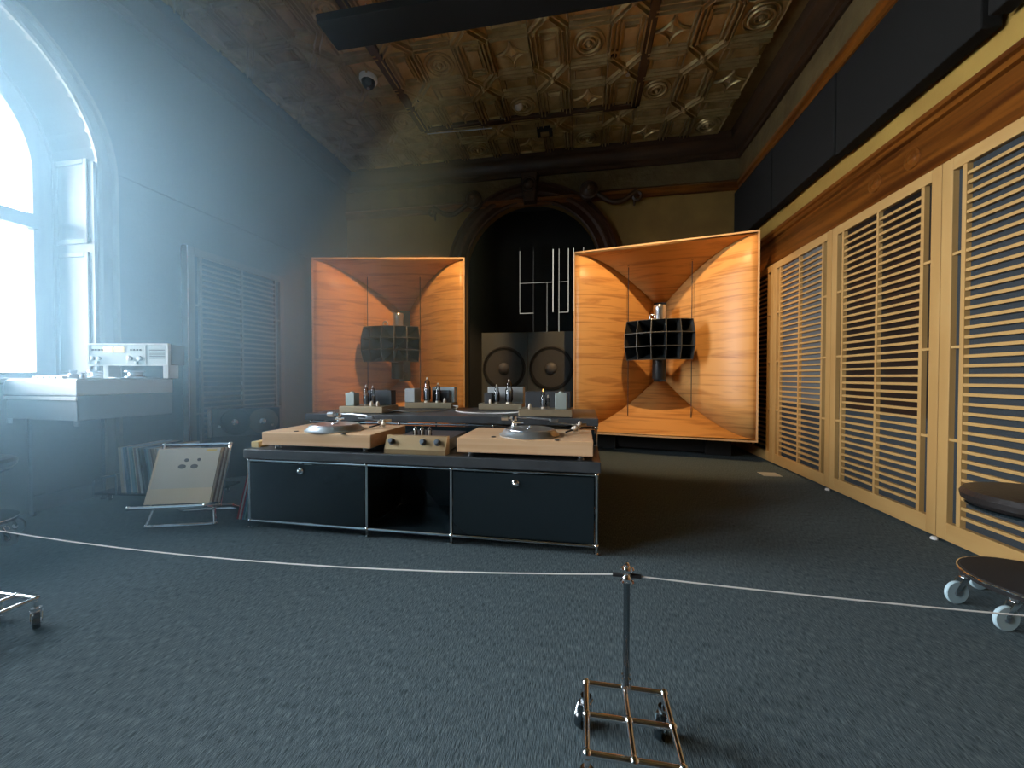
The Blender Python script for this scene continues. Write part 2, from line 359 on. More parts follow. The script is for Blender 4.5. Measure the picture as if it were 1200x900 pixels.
for sx, wd in ((1, 'right'), (-1, 'left')):
    kt = thing('scroll_ornament', 'carved boss and drooping scroll on the %s shoulder of the arch' % wd, 'ornament', (NC+sx*.78, YB-.03, 3.32))
    b = B(); b.sph((0, -.07, 0), .115, 16); b.build('boss', BROWN, kt)
    b = B(); b.ring((0, -.10, 0), (0, 1, 0), .10, .022, 22, 6); b.sph((0, -.18, 0), .035, 10); b.build('collar', BROWN, kt)
    b = B(); pts = [(sx*(.10+.50*t), -.04, -.02-.16*math.sin(math.pi*t)*.8-.02*t) for t in [i/12 for i in range(13)]]
    b.tube(pts, .034, 8); b.ring((sx*.62, -.04, -.10), (0, 1, 0), .05, .02, 16, 6); b.cyl((sx*.60, -.03, -.02), (sx*.58, -.03, -.22), .028, 8, .012); b.build('scroll', BROWN, kt)

# ---- glowing panel behind dark boards stands in for glints in the recess
wn = struct(B().box(-1.12, 6.36, 1.2, .30, 6.38, 2.95).build('window_2', GLINT, smooth=False), 'daylight showing through gaps of the dark shutters in the recess', 'window')
edges = [-1.40, -1.006, -.781, -.559, -.463, -.367, -.218, -.137, .02, .32]
gaps = [0, .008, .004, .005, .014, .007, .009, .010, .006, 0]
rowz = [1.15, 1.92, 2.41, 3.0]
for i in range(len(edges)-1):
    for j in range(3):
        zt = rowz[j+1]-(.010 if ((j, i) in ((1, 1), (1, 2), (1, 3), (1, 5), (0, 1), (0, 5))) else .0)
        op = lambda q: 0 if (j, q) in ((0, 1), (0, 4), (0, 6), (2, 3), (0, 7)) else 1
        g0 = gaps[i]/2*op(i); g1 = gaps[i+1]/2*op(i+1)
        B().box(edges[i]+g0, 6.30, rowz[j], edges[i+1]-g1, 6.33, zt).build('shutter_board', BLACKM, wn, smooth=False)

# ---- the two arched windows of the left wall
def window(n, wc, lab):
    w = struct(bpy.data.objects.new('window_%d' % n, None), lab, 'window'); COL.objects.link(w); w.location = (0, 0, 0)
    f = lambda a, z, d: (XL-d, a, z)
    arch_ring([(0, -.02), (0, .02), (.012, .034), (.03, .034), (.035, .022), (.075, .022), (.082, .05), (.10, .055), (.105, .0)], wc, WHW, WZS, .0 if n == 1 else .0, f).build('casing', CASE, w)
    # lining boards of the reveal with raised frames
    for s_ in (-1, 1):
        y = wc+s_*WHW
        b = B(); y2 = y-s_*.02; b.box(XL-.42, min(y, y2), WSILL, XL+.0, max(y, y2), WZS+.1); b.build('jamb_board', PAINTW, w, smooth=False)
        for z0, z1 in ((WSILL+.02, 1.78), (1.84, WZS+.12)):
            y3 = y-s_*.034; ya, yb = min(y2, y3), max(y2, y3)
            b = B()
            b.box(XL-.36, ya, z0, XL-.325, yb, z1); b.box(XL-.075, ya, z0, XL-.04, yb, z1); b.box(XL-.325, ya, z0, XL-.075, yb, z0+.035); b.box(XL-.325, ya, z1-.035, XL-.075, yb, z1)
            b.build('jamb_panel_frame', PAINTW, w, smooth=False, bevel=.006)
    # sash frame with transom
    d0, d1 = .38, .44
    b = arch_ring([(0, -d1), (0, -d0), (-.03, -d0+.01), (-.06, -d0), (-.125, -d0), (-.125, -d1)], wc, WHW-.001, WZS, WSILL, f)
    b.box(XL-d1, wc-WHW, WSILL, XL-d0, wc+WHW, WSILL+.045)
    b.box(XL-d1+.01, wc-WHW+.1, 1.93, XL-d0+.02, wc+WHW-.1, 2.03)
    b.box(XL-d1+.01, wc-.03, WSILL, XL-d0+.01, wc+.03, 1.95)
    b.build('sash_frame', PAINTW if n == 1 else CASE, w)
    B().box(XL-.38, wc-WHW, WSILL-.03, XL+.045, wc+WHW, WSILL+.006).build('sill', CASE, w, smooth=False, bevel=.008)
    N = 24
    pts = [(XL-.41, wc-(WHW-.1), WSILL+.03)]+[(XL-.41, wc-(WHW-.1)*math.cos(math.pi*i/N), WZS+(WHW-.1)*math.sin(math.pi*i/N)) for i in range(N+1)]+[(XL-.41, wc+(WHW-.1), WSILL+.03)]
    B().add(pts, [tuple(range(len(pts)))]).build('pane', PANE, w, smooth=False)
window(1, WC, 'tall arched window in the left wall, blown out by daylight')
window(3, WC2, 'second arched window farther back along the left wall')
tag(B().box(-60, -60, -4.2, -4.2, 60, -4).build('street_ground', GROUND, smooth=False), 'pale ground outside below the window', 'ground', None, 'structure')
tr = thing('bare_tree', 'bare winter tree faintly seen outside the window', 'tree', (-8.5, 3.0, -4))
b = B(); b.tube([(0, 0, 0), (.1, 0, 2.5), (-.1, .2, 5), (.1, .1, 7.5)], .09, 8)
b.build('trunk', BARK, tr); b = B()
for i in range(26):
    z = 3+4*random.random(); a = random.uniform(0, 6.28); L = random.uniform(1, 2.2)
    p = [Vector((0, .1, z))]
    for s_ in range(5): p.append(p[-1]+Vector((math.cos(a)*L/5, math.sin(a)*L/5, random.uniform(.0, .25)))); a += random.uniform(-.4, .4)
    b.tube(p, .016, 5)
b.build('branches', BARK, tr)

# ------------------------------------------------------------------ slatted screens
def slab_mesh(x0, y0, z0, x1, y1, z1, m, name):
    me = B().box(x0, y0, z0, x1, y1, z1).mesh(name); me.materials.append(m); return me
def put(me, name, parent, loc):
    o = bpy.data.objects.new(name, me); COL.objects.link(o); o.parent = parent; o.location = loc; return o
def screen(Wd, loc, rz, label, upper, lower, wood=None, woodh=None):
    wood = wood or OAK; woodh = woodh or OAKH
    t = thing('slatted_screen', label, 'acoustic screen', loc, rz, 'slatted acoustic screens')
    a, z0, z1 = .062, .0, 1.985
    B().box(.002, -.05, z0, a, 0, z1).build('stile', wood, t, smooth=False, bevel=.002)
    B().box(Wd-a, -.05, z0, Wd-.002, 0, z1).build('stile', wood, t, smooth=False, bevel=.002)
    B().box(a, -.05, z1-.065, Wd-a, 0, z1).build('top_rail', woodh, t, smooth=False, bevel=.002)
    B().box(a, -.05, z0, Wd-a, 0, .095).build('bottom_rail', woodh, t, smooth=False, bevel=.002)
    sl = a+.048
    for x in (sl, Wd/2-.009, Wd-sl-.022):
        B().box(x, -.047, .095, x+.022 if x != Wd/2-.009 else x+.018, -.022, z1-.065).build('mullion', wood, t, smooth=False)
    tk = slab_mesh(0, -.045, -.007, .048, -.022, .007, woodh, 'slot_bridge')
    for z in (.53, 1.01, 1.49):
        put(tk, 'slot_bridge', t, (a, 0, z)); put(tk, 'slot_bridge', t, (Wd-a-.048, 0, z))
    sm = slab_mesh(sl+.022, -.044, -.0078, Wd-sl-.022, -.024, .0078, woodh, 'slat')
    n = 37
    for i in range(n): put(sm, 'slat', t, (0, 0, .145+i*(1.87-.145)/(n-1)))
    B().box(.012, -.022, .62, Wd-.012, -.012, z1-.02).build('upper_backing', upper, t, smooth=False)
    B().box(.012, -.022, .02, Wd-.012, -.012, .62).build('lower_backing', lower, t, smooth=False)
    return t
labs = {5.21: 'farthest tan slatted screen on the right wall, half hidden by the plywood horn', 4.29: 'tan slatted screen with light grey backing, second from the far end of right wall',
        3.37: 'tan slatted screen with black upper and grey lower backing on the right wall', 2.45: 'large tan slatted screen with charcoal backing behind the black stool',
        1.53: 'nearest tan slatted screen on the right wall, beyond the stool', .61: 'tan slatted screen beside the camera on the right wall'}
bk = {5.21: (GREYF, GREYF), 4.29: (GREYF2, GREYF), 3.37: (DARKVOID, GREYF), 2.45: (GREYF, GREYF), 1.53: (GREYF, GREYF), .61: (GREYF, GREYF)}
for y, lb in list(labs.items())[:5]:
    screen(.92, (XR-.022, y, .015), R(-90), lb, *bk[y])
DW = mat('dark_stained_slat', (.10, .075, .05), .4)
screen(1.10, (XL+.10, 2.80, .015), R(90), 'dark slatted screen in haze on the left wall beyond the window', BLACKF, BLACKF, DW, DW)
for o in bpy.data.objects:
    if o.name == 'slatted_screen.005': B().box(-.012, -.056, 0, .0, .0, 1.985).build('edge_strip', ALU, o, smooth=False)
for i, y in enumerate((3.37, 2.45)):
    o = B().lathe([(.016, 0), (.016, .008), (.010, .015)], (0, 0, 0)).build('levelling_foot', WHITE, loc=(XR-.085, y-.01, 0))
    tag(o, ['white round floor foot at the screen seam beyond the stool', 'white round floor foot at the screen seam behind the stool'][i], 'foot', 'white feet along the screens')

# black acoustic boards above the screens
for i, (y0, y1, z0, lab) in enumerate(((4.27, 5.22, 2.530, 'farthest black fabric board on the ochre wall, by the back corner'), (3.29, 4.25, 2.520, 'second black fabric board from the back corner'),
                      (2.21, 3.27, 2.505, 'large black fabric board high over the second screen from the stool'), (1.13, 2.18, 2.530, 'black fabric board at the top right corner of the view'))):
    t = thing('acoustic_board', lab, 'acoustic panel', (XR-.005, y0, z0), 0, 'black acoustic boards')
    B().box(-.11, 0, 0, -.02, y1-y0, .60).build('board', BLACKF, t, smooth=False, bevel=.008)
    for yy in (.12, y1-y0-.12): B().box(-.02, yy-.02, .1, 0, yy+.02, .48).build('batten', BLACKM, t, smooth=False)

# ------------------------------------------------------------------ suspended black beam with spot lights
t = thing('lighting_beam', 'long black beam hanging under the tin ceiling', 'beam', (0, 0, 0))
B().box(-2.02, 2.72, 3.60, 1.88, 2.99, 3.665).build('beam', BLACKF, t, smooth=False, bevel=.004)
for x in (-1.7, 0, 1.6): B().cyl((x, 2.885, 3.66), (x, 2.885, ZC+.02), .006, 8).build('hanger_rod', STEEL, t)
for i, (p, q) in enumerate(((SPOT_R, (.95, 4.9, 1.15)), (SPOT_L, (-2.45, 4.9, 1.15)))):
    p = Vector(p); d = (Vector(q)-p).normalized()
    t = thing('spotlight', ['black spotlight above aimed at the right horn', 'black spotlight above aimed at the left horn'][i], 'spotlight', tuple(p))
    b = B(); b.lathe([(.030, -.06), (.034, -.055), (.036, .02), (.031, .02), (.029, -.015), (.012, -.02)], (0, 0, 0), d, 20); b.build('housing', BLACKM, t)
    b = B(); b.cyl((0, 0, .03), (0, 0, ZC-p.z+.01), .01); b.build('stem', BLACKM, t)

# ceiling fittings
t = thing('ceiling_camera', 'black dome camera in a white ring on the left of the ceiling', 'camera', (-2.10, 3.60, ZC-.015))
B().lathe([(.085, .01), (.088, -.02), (.080, -.035), (.068, -.036)], n=28).build('ring', WHITE, t)
B().lathe([(.068, -.03), (.062, -.065), (.045, -.088), (.02, -.10), (0, -.102)], n=24).build('dome', BLACKL, t)
B().lathe([(.016, -.10), (.014, -.112), (0, -.113)], n=14).build('lens', STEEL, t)
for x, y, r_, lab in ((-2.13, 2.93, .045, 'dark round downlight left of the black beam'), (-1.72, 3.98, .03, 'small dark downlight beyond the dome camera'), (.28, 3.75, .035, 'small dark downlight in the right part of the ceiling')):
    t = thing('downlight', lab, 'ceiling light', (x, y, ZC-.012))
    B().lathe([(r_+.022, .01), (r_+.02, -.012), (r_, -.014), (r_*.9, .0)], n=22).build('trim_ring', TIN, t)
    B().lathe([(r_*.95, .0), (r_*.9, -.010), (0, -.010)], n=18).build('aperture', BLACKM, t)
t = thing('ceiling_sensor', 'small white round sensor on the ceiling rib', 'sensor', (-.69, 4.25, ZC-.03))
B().lathe([(.045, .03), (.045, -.005), (.035, -.02), (.022, -.03), (0, -.034)], n=20).build('body', WHITE, t)
t = thing('sprinkler', 'small bright sprinkler at the right end of the far ceiling field', 'sprinkler', (.43, 3.95, ZC-.012))
b = B(); b.cyl((0, 0, .02), (0, 0, -.05), .008); b.lathe([(.02, -.05), (.02, -.055)], n=12); b.build('head', STEEL, t)
t = thing('ceiling_rod', 'thin pale rod lying along the far ceiling rib', 'rod', (-1.85, 4.49, ZC-.05))
B().cyl((0, 0, 0), (.80, .03, 0), .006, 8).build('rod', STEEL, t)
for x in (.1, .7): B().cyl((x, .01, 0), (x, .01, .055), .004, 6).build('clip', STEEL, t)
t = thing('junction_box', 'small dark box fixed to the far ceiling tiles', 'box', (-.45, 4.74, ZC-.05))
B().box(-.09, -.07, 0, .09, .07, .05).build('body', BLACKM, t, smooth=False, bevel=.005)
B().box(-.05, -.04, -.006, .05, .04, 0).build('cover', TIN, t, smooth=False)

# ------------------------------------------------------------------ plywood horns
def horn(label, cx, cy, rz, dlab):
    """local: x right, y into the horn, z up; mouth plane at y = 0"""
    t = thing('plywood_horn', label, 'horn speaker', (cx, cy, 0), rz, 'large plywood horns')
    HW, ZB, ZT, D, TW = .925, .227, 2.327, .74, .075
    zb1, zt1 = .80, 1.83
    NS = 14
    st = [(i/NS) for i in range(NS+1)]
    def at(u):
        tt = u**(1/.6); w = TW+(HW-TW)*(1-u)
        return w, tt*D, ZB+(zb1-ZB)*tt, ZT+(zt1-ZT)*tt
    for s_ in (-1, 1):
        b = B(); vs = []; M_ = 6
        for u in st:
            w, y, zb, zt = at(u)
            for m in range(M_+1): vs.append((s_*w, y, zb+(zt-zb)*m/M_))
        fs = [(k*(M_+1)+m, k*(M_+1)+m+1, (k+1)*(M_+1)+m+1, (k+1)*(M_+1)+m) for k in range(NS) for m in range(M_)]
        b.add(vs, fs).build('side_panel', HORN_S, t, solid=.018, flip=(s_ == 1))
    for which, nm in ((3, 'top_panel'), (2, 'bottom_panel')):
        b = B(); vs = []
        for u in st:
            e = at(u); vs += [(-e[0], e[1], e[which]), (e[0], e[1], e[which])]
        fs = [(2*k, 2*k+1, 2*k+3, 2*k+2) for k in range(NS)]
        b.add(vs, fs).build(nm, HORN_T, t, solid=.018, flip=(which == 3), smooth=True)
    # mouth edging
    b = B(); e = .018
    b.box(-HW-e, -.006, ZB-e, -HW, .02, ZT+e); b.box(HW, -.006, ZB-e, HW+e, .02, ZT+e); b.box(-HW, -.006, ZT, HW, .02, ZT+e); b.box(-HW, -.006, ZB-e, HW, .02, ZB)
    b.build('mouth_edging', HORN_E, t, smooth=False)
    B().box(-TW-.02, D, zb1-.02, TW+.02, D+.02, zt1+.02).build('throat_board', BLACKM, t, smooth=False)
    for x in (-.62, .62):
        B().box(x-.13, .30, 0, x+.13, .55, .27).build('foot_block', BLACKM, t, smooth=False, bevel=.004)
    B().box(-.6, .34, .02, .6, .40, .20).build('cross_brace', BLACKM, t, smooth=False)
    # ---- hanging multicell horn: a thing of its own
    m = thing('multicell_horn', dlab, 'horn speaker', (cx, cy, 0), rz, 'black multicell horns')
    zc, yw = 1.285, .22
    ny, nz = 5, 3
    Rf, apex = .62, .50   # front sphere radius, apex behind front
    AH, AV = R(74), R(42)
    def P(a, e, rr):
        return Vector((rr*math.sin(a)*math.cos(e)*1.0, apex-rr*math.cos(a)*math.cos(e)+.06, zc+rr*math.sin(e)))
    def Q(a, e):          # rear ends of the cells bunch together at the throat
        return Vector((.05*a/AH*2, apex-.16, zc+.05*e/AV*2))
    for i in range(ny):
        for j in range(nz):
            a0 = -AH/2+AH*i/ny; a1 = a0+AH/ny; e0 = -AV/2+AV*j/nz; e1 = e0+AV/nz
            g = .003
            fr = [P(a0, e0, Rf), P(a1, e0, Rf), P(a1, e1, Rf), P(a0, e1, Rf)]; bkp = [Q(a0, e0), Q(a1, e0), Q(a1, e1), Q(a0, e1)]
            cc = sum(fr, Vector())/4
            inn = [p+(cc-p).normalized()*.006 for p in fr]; ink = [q+(sum(bkp, Vector())/4-q)*.15 for q in bkp]
            fs = [(k_, (k_+1) % 4, 4+(k_+1) % 4, 4+k_) for k_ in range(4)]
            b = B(); b.add(fr+bkp, [tuple(reversed(f)) for f in fs]); b.add(inn+ink, fs); b.add(ink, [(0, 1, 2, 3)])
            c = b.build('cell', HORNG, m, smooth=False)
            b = B(); b.add(fr+inn, fs); 
            fw = [p+Vector((0, -.004, 0)) for p in fr]; iw = [p+Vector((0, -.004, 0)) for p in inn]
            b.add(fw+iw, [tuple(reversed(f)) for f in fs]); b.add(fr+fw, fs)
            b.build('cell_rim', RIM, c, smooth=False)
    b = B(); b.lathe([(.066, .36), (.072, .35), (.072, .30), (.068, .29), (.068, .02), (.06, 0)], (0, .40, zc+.08), (0, 0, 1), 24); b.build('upper_driver', STEEL, m)
    b = B(); b.lathe([(.072, 0), (.078, .02), (.078, .26), (.06, .28)], (0, .36, zc-.44), (0, 0, 1), 24); b.build('lower_driver', HORNG, m)
    b = B(); b.ring((-.07, .10, zc+.26), (0, 1, 0), .028, .010, 18, 8); b.box(-.085, .09, zc+.20, -.055, .11, zc+.235); b.build('lifting_eye', STEEL, m)
    b = B(); b.box(-.035, .12, zc-.22, .035, .36, zc-.19); b.box(-.03, .38, zc-.4, .03, D-.06, zc-.34); b.build('bracket', HORNG, m, smooth=False)
    for x in (-.34, .34):
        b = B(); b.cyl((x, yw, .385), (x, yw, 2.185), .0048, 6); b.build('hanging_wire', BLACKM, m)
        b = B(); b.cyl((x, yw, 2.170), (x, yw, 2.180), .024, 12); b.cyl((x, yw, .387), (x, yw, .397), .024, 12); b.build('wire_plate', BLACKM, m)
    return t
# right horn: mouth from (-.078,4.66) to (1.729,4.29); left horn mirrored about the room
horn('large square plywood horn on the right, next to the tan screens', .826, 4.475, math.atan2(-.37, 1.807), 'black multicell horn hanging in the right plywood horn')
horn('large square plywood horn on the left, in front of the hazy left corner', -2.354, 4.463, math.atan2(.326, 1.821), 'black multicell horn hanging in the left plywood horn')

# ------------------------------------------------------------------ bass cabinets in the recess
for i, (x0, x1) in enumerate(((-1.31, -.70), (-.695, -.085))):
    t = thing('bass_cabinet', ['left dark grey bass cabinet standing before the arch', 'right dark grey bass cabinet standing before the arch, partly behind the horn'][i], 'loudspeaker', ((x0+x1)/2, 5.0, 0), 0, 'bass cabinets under the arch')
    w = (x1-x0)/2
    B().box(-w, 0, .02, w, .62, 1.455).build('box', CABG, t, smooth=False, bevel=.006)
    B().box(-w+.05, .05, 0, w-.05, .55, .02).build('base_board', BLACKM, t, smooth=False)
    for z in (.34, .985):
        d = B().lathe([(.285, .0), (.285, -.010), (.270, -.014), (.262, -.004), (.255, -.012), (.243, -.010), (.235, .002), (.08, -.0), (.075, 0)], (0, 0, z), (0, 1, 0), 40)
        o = d.build('woofer_frame', BLACKM, t)
        d = B(); n = 40
        d.lathe([(.240, -.008), (.20, -.006), (.14, -.004), (.075, -.0015)], (0, -.004, z), (0, 1, 0), n); d.build('cone', CONE, o)
        B().lathe([(.078, .0), (.070, -.022), (.048, -.040), (.02, -.048), (0, -.049)], (0, -.006, z), (0, 1, 0), 24).build('dust_cap', DUST, o)

# ------------------------------------------------------------------ chrome tube cabinets
def ball_frame(t, xs, ys, zs, r=.0075, rb=.0125, skip=()):
    """every tube and every ball joint its own part"""
    for x in xs:
        for y in ys:
            for z in zs: B().sph((x, y, z), rb, 12).build('ball_joint', CHROME, t)
    for y in ys:
        for z in zs:
            for a, b_ in zip(xs, xs[1:]): B().cyl((a+rb*.8, y, z), (b_-rb*.8, y, z), r, 10).build('tube', CHROME, t)
    for x in xs:
        for z in zs:
            for a, b_ in zip(ys, ys[1:]): B().cyl((x, a+rb*.8, z), (x, b_-rb*.8, z), r, 10).build('tube', CHROME, t)
    for x in xs:
        for y in ys:
            for a, b_ in zip(zs, zs[1:]): B().cyl((x, y, a+rb*.8), (x, y, b_-rb*.8), r, 10).build('tube', CHROME, t)
t = thing('media_cabinet', 'low black cabinet with chrome tube frame in front, under the turntables', 'cabinet', (0, 0, 0))
xs = [-1.885, -1.149, -.669, .072]; ys = [1.925, 2.36]; zs = [.044, .394]
ball_frame(t, xs, ys, zs)
for x in xs:
    for y in ys: B().lathe([(.011, 0), (.011, .008), (.005, .012), (.005, .033)], (x, y, .0), (0, 0, 1), 12).build('foot', CHROME, t)
for i, (a, b_) in enumerate(zip(xs, xs[1:])):
    y = 1.921 if i != 1 else 2.33
    d = B().box(a+.011, y, .056, b_-.011, y+.006, .382).build('door' if i != 1 else 'back_panel', BLACKL, t, smooth=False, bevel=.002)
    if i != 1:
        kx = (a+b_)/2-.03 if i == 0 else (a+b_)/2-.03
        k_ = B().lathe([(.019, 0), (.019, -.006), (.016, -.009), (.011, -.008), (.010, -.020), (.006, -.024), (0, -.025)], (kx, y, .335 if i else .345), (0, 1, 0), 20).build('lock_knob', CHROME, d)
        B().box(kx-.012, y-.006, .386, kx+.012, y+.001, .394).build('latch', CHROME, d, smooth=False)
    B().box(a+.008, 1.93, .046, b_-.008, 2.355, .052).build('bottom_panel', BLACKL, t, smooth=False)
    B().box(a+.008, 1.93, .386, b_-.008, 2.355, .392).build('top_panel', BLACKL, t, smooth=False)
for x in xs: B().box(x-.003, 1.935, .056, x+.003, 2.35, .382).build('side_panel', BLACKL, t, smooth=False)
o = tag(B().box(-1.905, 1.905, .4065, .092, 2.40, .460).build('slab_top', SLAB, smooth=False, bevel=.004), 'thick black slab lying on the front cabinet under the turntables', 'slab')
t = thing('rear_cabinet', 'taller black cabinet behind the turntables carrying the amplifiers', 'cabinet', (0, 0, 0))
xs = [-1.90, -1.23, -.57, .09]; ys = [2.475, 3.16]; zs = [.044, .30, .552]
ball_frame(t, xs, ys, zs)
for x in xs:
    for y in ys: B().lathe([(.011, 0), (.011, .008), (.005, .012), (.005, .033)], (x, y, .0), (0, 0, 1), 12).build('foot', CHROME, t)
for a, b_ in zip(xs, xs[1:]):
    for z0, z1 in zip(zs, zs[1:]): B().box(a+.011, 2.471, z0+.011, b_-.011, 2.477, z1-.011).build('front_panel', BLACKL, t, smooth=False)
for x in (xs[0], xs[-1]): B().box(x-.003, 2.485, .056, x+.003, 3.15, .54).build('side_panel', BLACKL, t, smooth=False)
o = tag(B().box(-1.94, 2.455, .565, .102, 3.19, .612).build('slab_top', SLAB, smooth=False, bevel=.004), 'black slab on the rear cabinet carrying four valve amplifiers', 'slab')

# ------------------------------------------------------------------ turntables
def turntable(label, x0, x1, y0, y1, cx, cy, arm_lab):
    t = thing('turntable', label, 'turntable', (0, 0, .46), 0, 'turntables on the black slab')
    z0, z1 = .027, .100
    B().box(x0, y0, z0, x1, y1, z1).build('plinth', PLINTH, t, smooth=False, bevel=.003)
    for x in (x0+.06, x1-.06):
        for y in (y0+.05, y1-.05): B().lathe([(.016, 0), (.017, .004), (.013, .010), (.015, z0)], (x, y, 0), (0, 0, 1), 16).build('foot', STEEL, t)
    p = B().lathe([(.16, 0), (.162, .006), (.150, .012), (.138, .028), (.132, .033), (.128, .034)], (cx, cy, z1), (0, 0, 1), 48).build('platter', ALU, t)
    m_ = B().lathe([(.127, 0), (.126, .003), (.05, .003)], (cx, cy, z1+.0335), (0, 0, 1), 48).build('mat', STEEL, p)
    B().lathe([(.02, 0), (.018, .004), (.004, .005), (.004, .014), (0, .015)], (cx, cy, z1+.036), (0, 0, 1), 16).build('spindle', STEEL, p)
    for (dx, dy) in ((-.175, -.10), (.155, -.15)): B().lathe([(.013, 0), (.012, .003), (0, .003)], (cx+dx, cy+dy, z1), (0, 0, 1), 14).build('button', BLACKM, t)
    # long tonearm pivoted at the back left, running parallel to the back edge
    ax, ay, az = cx-.12, y1-.055, z1
    a = B().lathe([(.026, 0), (.026, .012), (.018, .016), (.014, .05), (.020, .055), (.020, .078), (.012, .082)], (ax, ay, az), (0, 0, 1), 18).build('tonearm_base', CHROME, t)
    b = B(); b.tube([(ax-.01, ay, az+.072), (ax+.10, ay-.004, az+.073), (ax+.22, ay-.03, az+.066)], .0055, 8); b.build('tonearm_tube', STEEL, a)
    b = B(); b.cyl((ax-.075, ay, az+.07), (ax-.035, ay, az+.07), .017, 16); b.cyl((ax-.036, ay, az+.07), (ax, ay, az+.07), .008, 10); b.build('counterweight', STEEL, a)
    b = B(); b.box(ax+.215, ay-.045, az+.050, ax+.262, ay-.025, az+.068); b.build('headshell', STEEL, a, smooth=False, bevel=.003)
    b = B(); b.cyl((ax-.005, ay-.03, az+.045), (ax+.06, ay-.03, az+.047), .006, 8); b.cyl((ax+.02, ay-.03, az), (ax+.02, ay-.03, az+.05), .005, 8); b.build('arm_rest', CHROME, a)
    # second arm with a clump of pale fittings at the right back corner
    bx, by = x1-.085, y1-.14
    a = B().lathe([(.020, 0), (.020, .012), (.011, .016), (.011, .045)], (bx, by, z1), (0, 0, 1), 16).build('tonearm_base', CHROME, t)
    b = B()
    for i in range(9): b.sph((bx+random.uniform(-.018, .022), by+random.uniform(-.015, .015), z1+.035+random.uniform(-.012, .03)), random.uniform(.008, .014), 8)
    b.build('bearing_cluster', CREAM, a)
    b = B(); b.tube([(bx, by, z1+.045), (bx-.07, by-.02, z1+.055), (bx-.15, by-.02, z1+.060)], .003, 6); b.build('tonearm_tube', STEEL, a)
    b = B(); b.cyl((bx+.015, by, z1+.045), (bx+.055, by+.01, z1+.046), .009, 12); b.build('counterweight', GOLDC, a)
    b = B(); b.cyl((bx-.055, by-.05, z1+.010), (bx-.01, by-.01, z1+.022), .005, 8); b.build('lift_lever', BLACKM, a)
    return t
turntable('cherry wood turntable on the left end of the black slab', -1.785, -1.115, 1.91, 2.33, -1.43, 2.06, '')
turntable('cherry wood turntable on the right end of the black slab', -.63, .055, 1.90, 2.32, -.275, 2.06, '')
o = tag(B().box(-1.895, 1.95, .4605, -1.845, 2.03, .495).build('wood_block', mat('yellow_wood', (.62, .47, .20), .5), smooth=False, bevel=.003), 'small yellow wood block at the left end of the slab', 'block')

# preamplifier with sloping front
t = thing('preamplifier', 'champagne fronted valve preamplifier with three knobs between the turntables', 'amplifier', (-1.045, 1.925, .46))
b = B(); prof = [(0, .004), (0, .022), (.055, .088), (.075, .088), (.40, .088), (.40, .004)]
w = .345
vs = [(0, y, z) for y, z in prof]+[(w, y, z) for y, z in prof]; n = len(prof)
b.add([(.008, .06, .01), (w-.008, .06, .01), (w-.008, .40, .01), (.008, .40, .01), (.008, .06, .075), (w-.008, .06, .075), (w-.008, .40, .075), (.008, .40, .075)],
      [(0, 3, 2, 1), (4, 5, 6, 7), (0, 1, 5, 4), (1, 2, 6, 5), (2, 3, 7, 6), (3, 0, 4, 7)]); b.build('chassis', TRAFO, t, smooth=False, bevel=.002)
b = B(); pr = [(0, 0), (0, .026), (.035, .095), (.062, .095), (.062, 0)]; n = len(pr)
b.add([(0, y, z) for y, z in pr]+[(w, y, z) for y, z in pr], [(i, (i+1) % n, n+(i+1) % n, n+i) for i in range(n)]+[tuple(range(n)), tuple(range(2*n-1, n-1, -1))]); b.build('front_panel', GOLDC, t, smooth=False, bevel=.0015, flip=True)
nrm = Vector((0, -.069, .035)).normalized()
for x in (.035, .215, .295):
    c = Vector((x, .020, .062)); b = B(); b.lathe([(.0175, 0), (.0175, .004), (.014, .006), (.0135, .022), (.011, .024), (0, .024)], c, nrm, 20); b.build('knob', mat('grey_knob', (.13, .15, .17), .35, .6) if x < .1 else bpy.data.materials['grey_knob'], t)
for x in (.135, .175, .218):
    v_ = B().lathe([(.011, 0), (.0135, .004), (.0135, .045), (.009, .056), (.003, .062), (0, .063)], (x, .10, .075), (0, 0, 1), 14).build('valve', TUBEG, t)
    b = B(); b.lathe([(.010, 0), (.010, .010), (.007, .012), (.007, .040), (0, .041)], (x, .10, .076), (0, 0, 1), 10); b.build('valve_core', CREAM, v_)

